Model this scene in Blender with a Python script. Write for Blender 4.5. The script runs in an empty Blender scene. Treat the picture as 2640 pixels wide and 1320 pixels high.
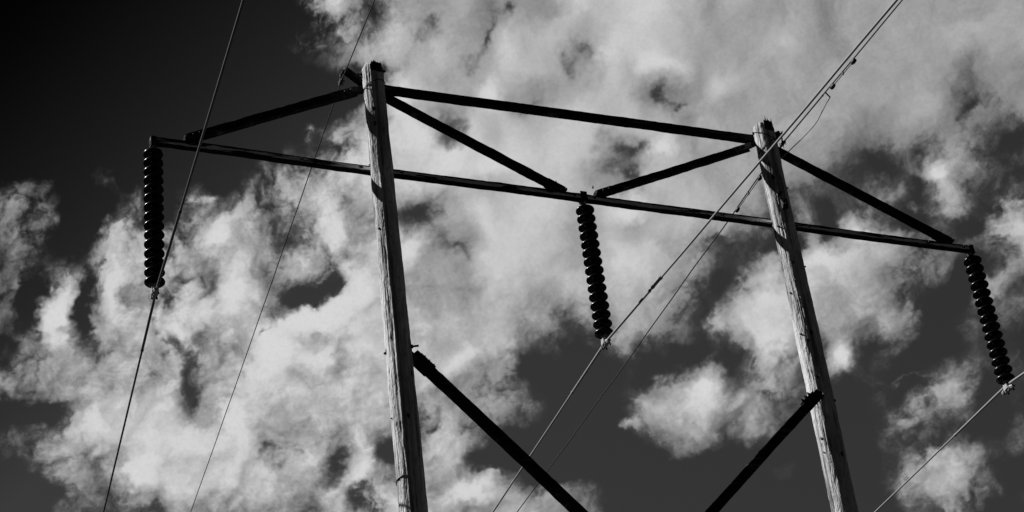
import bpy, bmesh, math, random
import numpy as np
from mathutils import Vector, Matrix, noise as mnoise

# ------------------------------------------------------------------ camera
scene = bpy.context.scene
cam_data = bpy.data.cameras.new('camera')
cam = bpy.data.objects.new('camera', cam_data)
scene.collection.objects.link(cam)
YAW, PITCH, ROLL = 0.41683237, 0.60942920, -0.12753629
cam_data.sensor_width = 36.0
cam_data.lens = 75.2089
cam_data.clip_start = 0.1
cam_data.clip_end = 12000.0
Fv = Vector((math.sin(YAW)*math.cos(PITCH), math.cos(YAW)*math.cos(PITCH), math.sin(PITCH)))
R0 = Vector((math.cos(YAW), -math.sin(YAW), 0.0))
U0 = R0.cross(Fv)
Rv = R0*math.cos(ROLL) + U0*math.sin(ROLL)
Uv = U0*math.cos(ROLL) - R0*math.sin(ROLL)
M = Matrix((Rv, Uv, -Fv)).transposed().to_4x4()
M.translation = Vector((-7.7972, -21.5383, 1.6))
cam.matrix_world = M
scene.camera = cam
scene.render.resolution_x = 1024
scene.render.resolution_y = 512

# ------------------------------------------------------------------ sun, sky, exposure
SUN_AZ, SUN_EL = -58.0, 44.0           # degrees, azimuth from +Y towards +X
world = bpy.data.worlds.new('World')
scene.world = world
world.use_nodes = True
nt = world.node_tree
nt.nodes.clear()
out = nt.nodes.new('ShaderNodeOutputWorld')
bg = nt.nodes.new('ShaderNodeBackground')
sky = nt.nodes.new('ShaderNodeTexSky')
sky.sky_type = 'NISHITA'
sky.sun_disc = False
sky.sun_elevation = math.radians(SUN_EL)
sky.sun_rotation = math.radians(SUN_AZ % 360)
sky.air_density = 1.0
sky.dust_density = 0.3
# black and white film behind a red filter: only the red part of the sky registers
sep = nt.nodes.new('ShaderNodeSeparateColor')
nt.links.new(sky.outputs[0], sep.inputs[0])
# edge darkening painted into the sky colour, towards the upper left of the view
tc = nt.nodes.new('ShaderNodeTexCoord')
dot = nt.nodes.new('ShaderNodeVectorMath'); dot.operation = 'DOT_PRODUCT'
EDGE_FADE_DIR = (0.7425, 0.1666, -0.6488)
dot.inputs[1].default_value = EDGE_FADE_DIR
nt.links.new(tc.outputs['Generated'], dot.inputs[0])
mr = nt.nodes.new('ShaderNodeMapRange')
mr.clamp = True
mr.inputs['From Min'].default_value = -0.2452
mr.inputs['From Max'].default_value = -0.0803
mr.inputs['To Min'].default_value = 0.14
mr.inputs['To Max'].default_value = 1.0
nt.links.new(dot.outputs['Value'], mr.inputs['Value'])
pw = nt.nodes.new('ShaderNodeMath'); pw.operation = 'POWER'
pw.inputs[1].default_value = 2.0
nt.links.new(mr.outputs[0], pw.inputs[0])
mul = nt.nodes.new('ShaderNodeMath'); mul.operation = 'MULTIPLY'
nt.links.new(sep.outputs[0], mul.inputs[0])
nt.links.new(pw.outputs[0], mul.inputs[1])
mul2 = nt.nodes.new('ShaderNodeMath'); mul2.operation = 'MULTIPLY'
mul2.inputs[1].default_value = 0.27
nt.links.new(mul.outputs[0], mul2.inputs[0])
# added dimming of the unseen sky behind the viewer, deepens shade on the poles
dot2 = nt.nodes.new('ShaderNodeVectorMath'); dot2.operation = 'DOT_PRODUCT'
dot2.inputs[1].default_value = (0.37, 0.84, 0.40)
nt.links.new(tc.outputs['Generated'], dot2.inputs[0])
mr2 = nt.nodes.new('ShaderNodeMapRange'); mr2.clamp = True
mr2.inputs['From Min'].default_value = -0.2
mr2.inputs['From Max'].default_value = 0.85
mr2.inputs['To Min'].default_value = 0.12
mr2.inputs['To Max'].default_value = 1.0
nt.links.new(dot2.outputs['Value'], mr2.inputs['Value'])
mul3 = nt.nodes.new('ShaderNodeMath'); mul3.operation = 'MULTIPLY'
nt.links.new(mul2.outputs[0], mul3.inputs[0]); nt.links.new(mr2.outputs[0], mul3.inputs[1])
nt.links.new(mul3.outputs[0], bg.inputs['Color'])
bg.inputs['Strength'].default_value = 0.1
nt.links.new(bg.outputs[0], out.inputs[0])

sun_data = bpy.data.lights.new('sun', 'SUN')
sun_data.energy = 5.0
sun_data.angle = math.radians(0.5)
sun_data.color = (1, 1, 1)
sun = bpy.data.objects.new('sun', sun_data)
scene.collection.objects.link(sun)
a, e = math.radians(SUN_AZ), math.radians(SUN_EL)
sdir = Vector((math.sin(a)*math.cos(e), math.cos(a)*math.cos(e), math.sin(e)))
sun.rotation_euler = sdir.to_track_quat('Z', 'Y').to_euler()
sun.location = sdir*60

vs = scene.view_settings
vs.view_transform = 'Standard'
vs.look = 'None'
vs.exposure = 0.0
vs.gamma = 1.0
vs.use_curve_mapping = False
scene.render.film_transparent = False

# ------------------------------------------------------------------ helpers
C = scene.collection
rnd = random.Random(7)

def tag(o, label=None, cat=None, group=None, kind=None):
    if label: o['label'] = label
    if cat: o['category'] = cat
    if group: o['group'] = group
    if kind: o['kind'] = kind
    return o

def empty(name, loc):
    o = bpy.data.objects.new(name, None)
    C.objects.link(o)
    o.location = loc
    o.empty_display_size = 0.2
    return o

def obj(name, bm, mat, parent=None, smooth=False, loc=None):
    """link a bmesh given in world space; parent transforms are taken out"""
    me = bpy.data.meshes.new(name)
    off = Vector(loc) if loc is not None else Vector((0, 0, 0))
    bmesh.ops.recalc_face_normals(bm, faces=bm.faces[:])
    if off.length > 0:
        bmesh.ops.translate(bm, verts=bm.verts[:], vec=-off)
    bm.to_mesh(me)
    bm.free()
    if smooth:
        for p in me.polygons: p.use_smooth = True
    me.materials.append(mat)
    o = bpy.data.objects.new(name, me)
    C.objects.link(o)
    if parent is not None:
        o.parent = parent
        w = Vector((0, 0, 0)); q = parent
        while q is not None:
            w += q.location; q = q.parent
        o.location = off - w
    else:
        o.location = off
    return o

def ring_tube(bm, pts, radii, seg=10, cap=True):
    """tube through points with a radius each"""
    pts = [Vector(p) for p in pts]
    n = len(pts)
    if not hasattr(radii, '__len__'): radii = [radii]*n
    rings = []
    prev = None
    for i, p in enumerate(pts):
        t = (pts[min(i+1, n-1)] - pts[max(i-1, 0)]).normalized()
        if prev is None:
            s = Vector((0, 0, 1)) if abs(t.z) < .9 else Vector((1, 0, 0))
        else:
            s = prev
        u = (s - t*s.dot(t)).normalized()
        prev = u
        v = t.cross(u)
        rings.append([bm.verts.new(p + (u*math.cos(2*math.pi*k/seg) + v*math.sin(2*math.pi*k/seg))*radii[i]) for k in range(seg)])
    for i in range(n-1):
        for k in range(seg):
            bm.faces.new((rings[i][k], rings[i][(k+1) % seg], rings[i+1][(k+1) % seg], rings[i+1][k]))
    if cap:
        bm.faces.new(rings[0][::-1]); bm.faces.new(rings[-1])
    return rings

def box_on(bm, c, ax, ay, az, sx, sy, sz, bevel=0.0):
    """box centred at c with unit axes and full sizes"""
    tmp = bmesh.new()
    bmesh.ops.create_cube(tmp, size=1.0)
    mt = Matrix((Vector(ax)*sx, Vector(ay)*sy, Vector(az)*sz)).transposed().to_4x4()
    mt.translation = Vector(c)
    bmesh.ops.transform(tmp, matrix=mt, verts=tmp.verts[:])
    if bevel > 0:
        bmesh.ops.bevel(tmp, geom=tmp.edges[:], offset=bevel, segments=2, affect='EDGES')
    vm = {v: bm.verts.new(v.co) for v in tmp.verts}
    for f in tmp.faces: bm.faces.new([vm[v] for v in f.verts])
    tmp.free()

X3, Y3, Z3 = Vector((1, 0, 0)), Vector((0, 1, 0)), Vector((0, 0, 1))

def timber(p0, p1, h, d, seed, warp=0.006, step=0.06, taper=1.0):
    """a weathered squared timber from p0 to p1: h in the vertical plane, d in depth; worn arrises, slight bow"""
    p0, p1 = Vector(p0), Vector(p1)
    ax = (p1-p0).normalized()
    ay = Y3
    az = ax.cross(ay).normalized()
    if az.z < 0: az = -az
    L = (p1-p0).length
    n = max(2, int(L/step))
    b = 0.013
    prof = [(-h/2+b, -d/2), (0, -d/2), (h/2-b, -d/2), (h/2-b*.3, -d/2+b*.3), (h/2, -d/2+b), (h/2, d/2-b), (h/2-b, d/2),
            (-h/2+b, d/2), (-h/2, d/2-b), (-h/2, 0), (-h/2, -d/2+b), (-h/2+b*.3, -d/2+b*.3)]
    bm = bmesh.new()
    rings = []
    for i in range(n+1):
        t = i/n
        c = p0.lerp(p1, t)
        w1 = mnoise.noise(Vector((t*L*.5, seed, 0)))*warp*1.6
        w2 = mnoise.noise(Vector((t*L*.5, seed, 9)))*warp
        r = []
        for j, (q, s) in enumerate(prof):
            jit = mnoise.noise(Vector((t*L*4, seed*3.1+j*7.7, 2)))*.0055 + mnoise.noise(Vector((t*L*15, seed*3.1+j*7.7, 5)))*.0035
            k = 1+jit/(h*.5)
            r.append(bm.verts.new(c + az*(q*k*taper+w1) + ay*(s*k+w2)))
        rings.append(r)
    m = len(prof)
    for i in range(n):
        for j in range(m):
            bm.faces.new((rings[i][j], rings[i][(j+1) % m], rings[i+1][(j+1) % m], rings[i+1][j]))
    bm.faces.new(rings[0][::-1]); bm.faces.new(rings[-1])
    return bm

def bolt_bm(c, axis, r=0.013, length=0.05, washer=0.028):
    """square washer, nut and rod end sticking out along axis"""
    bm = bmesh.new()
    c = Vector(c); ax = Vector(axis).normalized()
    s = Vector((0, 0, 1)) if abs(ax.z) < .9 else Vector((1, 0, 0))
    u = (s-ax*s.dot(ax)).normalized(); v = ax.cross(u)
    box_on(bm, c+ax*.004, ax, u, v, .008, washer*2, washer*2, .001)
    ring_tube(bm, [c+ax*.006, c+ax*.026], r*1.6, 6)
    ring_tube(bm, [c+ax*.024, c+ax*length], r*.8, 8)
    return bm

# ------------------------------------------------------------------ materials (all neutral greys: a black and white picture)
def new_mat(name):
    m = bpy.data.materials.new(name); m.use_nodes = True
    n = m.node_tree.nodes; l = m.node_tree.links
    return m, n, l, n['Principled BSDF']

def grey(v): return (v, v, v, 1)

def mat_pole(name='weathered_pole_wood'):
    m, n, l, b = new_mat(name)
    tc = n.new('ShaderNodeTexCoord')
    mp = n.new('ShaderNodeMapping'); mp.inputs['Scale'].default_value = (1, 1, .17)
    l.new(tc.outputs['Object'], mp.inputs[0])
    fib = n.new('ShaderNodeTexNoise'); fib.inputs['Scale'].default_value = 34; fib.inputs['Detail'].default_value = 6; fib.inputs['Roughness'].default_value = .65
    l.new(mp.outputs[0], fib.inputs['Vector'])
    mp2 = n.new('ShaderNodeMapping'); mp2.inputs['Scale'].default_value = (1, 1, .32)
    l.new(tc.outputs['Object'], mp2.inputs[0])
    flake = n.new('ShaderNodeTexNoise'); flake.inputs['Scale'].default_value = 22; flake.inputs['Detail'].default_value = 5; flake.inputs['Roughness'].default_value = .6; flake.inputs['Distortion'].default_value = .6
    l.new(mp2.outputs[0], flake.inputs['Vector'])
    big = n.new('ShaderNodeTexNoise'); big.inputs['Scale'].default_value = 1.7; big.inputs['Detail'].default_value = 4
    l.new(tc.outputs['Object'], big.inputs['Vector'])
    # grey weathered sapwood with darker fibres and stains
    r1 = n.new('ShaderNodeValToRGB'); e = r1.color_ramp.elements
    e[0].position = .28; e[0].color = grey(.34); e[1].position = .56; e[1].color = grey(.80)
    e2 = r1.color_ramp.elements.new(.40); e2.color = grey(.68)
    l.new(fib.outputs['Fac'], r1.inputs[0])
    r2 = n.new('ShaderNodeValToRGB'); e = r2.color_ramp.elements
    e[0].position = .33; e[0].color = grey(.60); e[1].position = .43; e[1].color = grey(1)
    l.new(flake.outputs['Fac'], r2.inputs[0])
    r3 = n.new('ShaderNodeValToRGB'); e = r3.color_ramp.elements
    e[0].position = .35; e[0].color = grey(.72); e[1].position = .65; e[1].color = grey(1.05)
    l.new(big.outputs['Fac'], r3.inputs[0])
    m1 = n.new('ShaderNodeMix'); m1.data_type = 'RGBA'; m1.blend_type = 'MULTIPLY'; m1.inputs[0].default_value = 1
    l.new(r1.outputs[0], m1.inputs[6]); l.new(r2.outputs[0], m1.inputs[7])
    m2 = n.new('ShaderNodeMix'); m2.data_type = 'RGBA'; m2.blend_type = 'MULTIPLY'; m2.inputs[0].default_value = 1
    l.new(m1.outputs[2], m2.inputs[6]); l.new(r3.outputs[0], m2.inputs[7])
    # long weather stains and remains of the dark preservative
    mp3 = n.new('ShaderNodeMapping'); mp3.inputs['Scale'].default_value = (1, 1, .045)
    l.new(tc.outputs['Object'], mp3.inputs[0])
    st = n.new('ShaderNodeTexNoise'); st.inputs['Scale'].default_value = 11; st.inputs['Detail'].default_value = 3
    l.new(mp3.outputs[0], st.inputs['Vector'])
    r4 = n.new('ShaderNodeValToRGB'); e = r4.color_ramp.elements
    e[0].position = .40; e[0].color = grey(.38); e[1].position = .50; e[1].color = grey(1)
    l.new(st.outputs['Fac'], r4.inputs[0])
    # scattered small dark knots
    vo = n.new('ShaderNodeTexVoronoi'); vo.inputs['Scale'].default_value = 4.2
    mp4 = n.new('ShaderNodeMapping'); mp4.inputs['Scale'].default_value = (1, 1, .55)
    l.new(tc.outputs['Object'], mp4.inputs[0]); l.new(mp4.outputs[0], vo.inputs['Vector'])
    r5 = n.new('ShaderNodeValToRGB'); e = r5.color_ramp.elements
    e[0].position = .07; e[0].color = grey(.12); e[1].position = .13; e[1].color = grey(1)
    l.new(vo.outputs['Distance'], r5.inputs[0])
    m3 = n.new('ShaderNodeMix'); m3.data_type = 'RGBA'; m3.blend_type = 'MULTIPLY'; m3.inputs[0].default_value = 1
    l.new(m2.outputs[2], m3.inputs[6]); l.new(r4.outputs[0], m3.inputs[7])
    m4 = n.new('ShaderNodeMix'); m4.data_type = 'RGBA'; m4.blend_type = 'MULTIPLY'; m4.inputs[0].default_value = 1
    l.new(m3.outputs[2], m4.inputs[6]); l.new(r5.outputs[0], m4.inputs[7])
    l.new(m4.outputs[2], b.inputs['Base Color'])
    b.inputs['Roughness'].default_value = .9
    b.inputs['Specular IOR Level'].default_value = .15
    add = n.new('ShaderNodeMath'); add.operation = 'MULTIPLY_ADD'; add.inputs[1].default_value = .20
    l.new(fib.outputs['Fac'], add.inputs[0]); l.new(flake.outputs['Fac'], add.inputs[2])
    bp = n.new('ShaderNodeBump'); bp.inputs['Strength'].default_value = 1.0; bp.inputs['Distance'].default_value = .026
    l.new(add.outputs[0], bp.inputs['Height']); l.new(bp.outputs[0], b.inputs['Normal'])
    return m

def mat_dark_timber(name, lo, hi, worn, amount, face=False):
    """creosoted timber; where the coat has worn off the grey wood shows in long streaks"""
    m, n, l, b = new_mat(name)
    tc = n.new('ShaderNodeTexCoord')
    mp = n.new('ShaderNodeMapping'); mp.inputs['Scale'].default_value = (.12, 1, 1)
    l.new(tc.outputs['Object'], mp.inputs[0])
    fib = n.new('ShaderNodeTexNoise'); fib.inputs['Scale'].default_value = 40; fib.inputs['Detail'].default_value = 5
    l.new(mp.outputs[0], fib.inputs['Vector'])
    r1 = n.new('ShaderNodeValToRGB'); e = r1.color_ramp.elements
    e[0].position = .35; e[0].color = grey(lo); e[1].position = .7; e[1].color = grey(hi)
    l.new(fib.outputs['Fac'], r1.inputs[0])
    mp2 = n.new('ShaderNodeMapping'); mp2.inputs['Scale'].default_value = (.35, .35, 3.5)
    l.new(tc.outputs['Object'], mp2.inputs[0])
    pt = n.new('ShaderNodeTexNoise'); pt.inputs['Scale'].default_value = 4.0; pt.inputs['Detail'].default_value = 4; pt.inputs['Roughness'].default_value = .6
    l.new(mp2.outputs[0], pt.inputs['Vector'])
    r2 = n.new('ShaderNodeValToRGB'); e = r2.color_ramp.elements
    e[0].position = amount; e[0].color = grey(0); e[1].position = amount+.06; e[1].color = grey(1)
    l.new(pt.outputs['Fac'], r2.inputs[0])
    mask = r2.outputs[0]
    if face:
        # the coat has worn through along the middle of the near face only
        sx = n.new('ShaderNodeSeparateXYZ'); l.new(tc.outputs['Object'], sx.inputs[0])
        wob = n.new('ShaderNodeMath'); wob.operation = 'MULTIPLY_ADD'; wob.inputs[1].default_value = .05
        l.new(fib.outputs['Fac'], wob.inputs[0]); l.new(sx.outputs['Z'], wob.inputs[2])
        ab = n.new('ShaderNodeMath'); ab.operation = 'SUBTRACT'; ab.inputs[1].default_value = .018
        l.new(wob.outputs[0], ab.inputs[0])
        a2 = n.new('ShaderNodeMath'); a2.operation = 'ABSOLUTE'; l.new(ab.outputs[0], a2.inputs[0])
        band = n.new('ShaderNodeMapRange'); band.inputs['From Min'].default_value = .034; band.inputs['From Max'].default_value = .022
        band.inputs['To Min'].default_value = 0; band.inputs['To Max'].default_value = 1
        l.new(a2.outputs[0], band.inputs['Value'])
        near = n.new('ShaderNodeMath'); near.operation = 'LESS_THAN'; near.inputs[1].default_value = -.025
        l.new(sx.outputs['Y'], near.inputs[0])
        k1 = n.new('ShaderNodeMath'); k1.operation = 'MULTIPLY'; l.new(band.outputs[0], k1.inputs[0]); l.new(near.outputs[0], k1.inputs[1])
        k2 = n.new('ShaderNodeMath'); k2.operation = 'MULTIPLY'; l.new(k1.outputs[0], k2.inputs[0]); l.new(mask, k2.inputs[1])
        mask = k2.outputs[0]
    mx = n.new('ShaderNodeMix'); mx.data_type = 'RGBA'
    l.new(mask, mx.inputs[0]); l.new(r1.outputs[0], mx.inputs[6]); mx.inputs[7].default_value = grey(worn)
    l.new(mx.outputs[2], b.inputs['Base Color'])
    b.inputs['Roughness'].default_value = .85
    b.inputs['Specular IOR Level'].default_value = .1
    bp = n.new('ShaderNodeBump'); bp.inputs['Strength'].default_value = .6; bp.inputs['Distance'].default_value = .006
    l.new(fib.outputs['Fac'], bp.inputs['Height']); l.new(bp.outputs[0], b.inputs['Normal'])
    return m

def mat_simple(name, v, rough, metal=0.0, var=.25, scale=30, spec=.5, bump=0.0):
    m, n, l, b = new_mat(name)
    tc = n.new('ShaderNodeTexCoord')
    nz = n.new('ShaderNodeTexNoise'); nz.inputs['Scale'].default_value = scale; nz.inputs['Detail'].default_value = 4
    l.new(tc.outputs['Object'], nz.inputs['Vector'])
    r = n.new('ShaderNodeValToRGB'); e = r.color_ramp.elements
    e[0].position = .3; e[0].color = grey(v*(1-var)); e[1].position = .7; e[1].color = grey(v*(1+var))
    l.new(nz.outputs['Fac'], r.inputs[0]); l.new(r.outputs[0], b.inputs['Base Color'])
    b.inputs['Roughness'].default_value = rough
    b.inputs['Metallic'].default_value = metal
    b.inputs['Specular IOR Level'].default_value = spec
    if bump:
        bp = n.new('ShaderNodeBump'); bp.inputs['Strength'].default_value = .5; bp.inputs['Distance'].default_value = bump
        l.new(nz.outputs['Fac'], bp.inputs['Height']); l.new(bp.outputs[0], b.inputs['Normal'])
    return m

M_pole = mat_pole()
M_arm = mat_dark_timber('creosoted_crossarm', .006, .02, .80, .43, True)
M_brace = mat_dark_timber('creosoted_brace', .006, .026, .10, .58)
M_steel = mat_simple('dark_weathered_steel', .018, .6, 0, .4, 60)
M_hw = mat_simple('galvanised_hardware', .42, .5, 0, .25, 80, .5, .002)
M_wire = mat_simple('stranded_aluminium', .34, .6, 0, .15, 120, .2)
M_wire_dim = mat_simple('edge_darkened_aluminium', .13, .65, 0, .15, 120, .15)  # darker copy of the aluminium, edge darkening painted into the left conductor
M_thin = mat_simple('tarnished_steel_wire', .008, .7, 0, .2, 120)
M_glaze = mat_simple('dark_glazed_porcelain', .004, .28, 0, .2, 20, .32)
M_cap = mat_simple('rusty_insulator_cap', .035, .7, 0, .4, 90)

# ------------------------------------------------------------------ ground: a grassy slope rising away under the line
SLOPE = 0.18
def ground_z(x, y):
    base = SLOPE*(y+21.5)
    far = max(0.0, abs(y)-140)
    base -= (far*SLOPE if y > 0 else -far*SLOPE)*(1-math.exp(-far/300))
    r = math.hypot(x, y)
    return base + mnoise.noise(Vector((x*.02, y*.02, 1)))*min(1.6, r*.02)+mnoise.noise(Vector((x*.2, y*.2, 4)))*.10
bm = bmesh.new()
radii = [0, 1.5, 3, 5, 7.5, 10, 13, 17, 22, 28, 36, 46, 60, 80, 110, 150, 210, 300, 430, 620, 900, 1400, 2200, 3600, 6000]
prev = None
for r in radii:
    if r == 0:
        cur = [bm.verts.new((0, 0, ground_z(0, 0)))]
    else:
        cur = [bm.verts.new((r*math.cos(2*math.pi*k/72), r*math.sin(2*math.pi*k/72), ground_z(r*math.cos(2*math.pi*k/72), r*math.sin(2*math.pi*k/72)))) for k in range(72)]
        for k in range(72):
            if len(prev) == 1: bm.faces.new((prev[0], cur[k], cur[(k+1) % 72]))
            else: bm.faces.new((prev[k], cur[k], cur[(k+1) % 72], prev[(k+1) % 72]))
    prev = cur
M_ground = mat_simple('dark_grass_field', .022, .95, 0, .5, 3, .1, .05)
tag(obj('ground', bm, M_ground, smooth=True), kind='structure')

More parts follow.
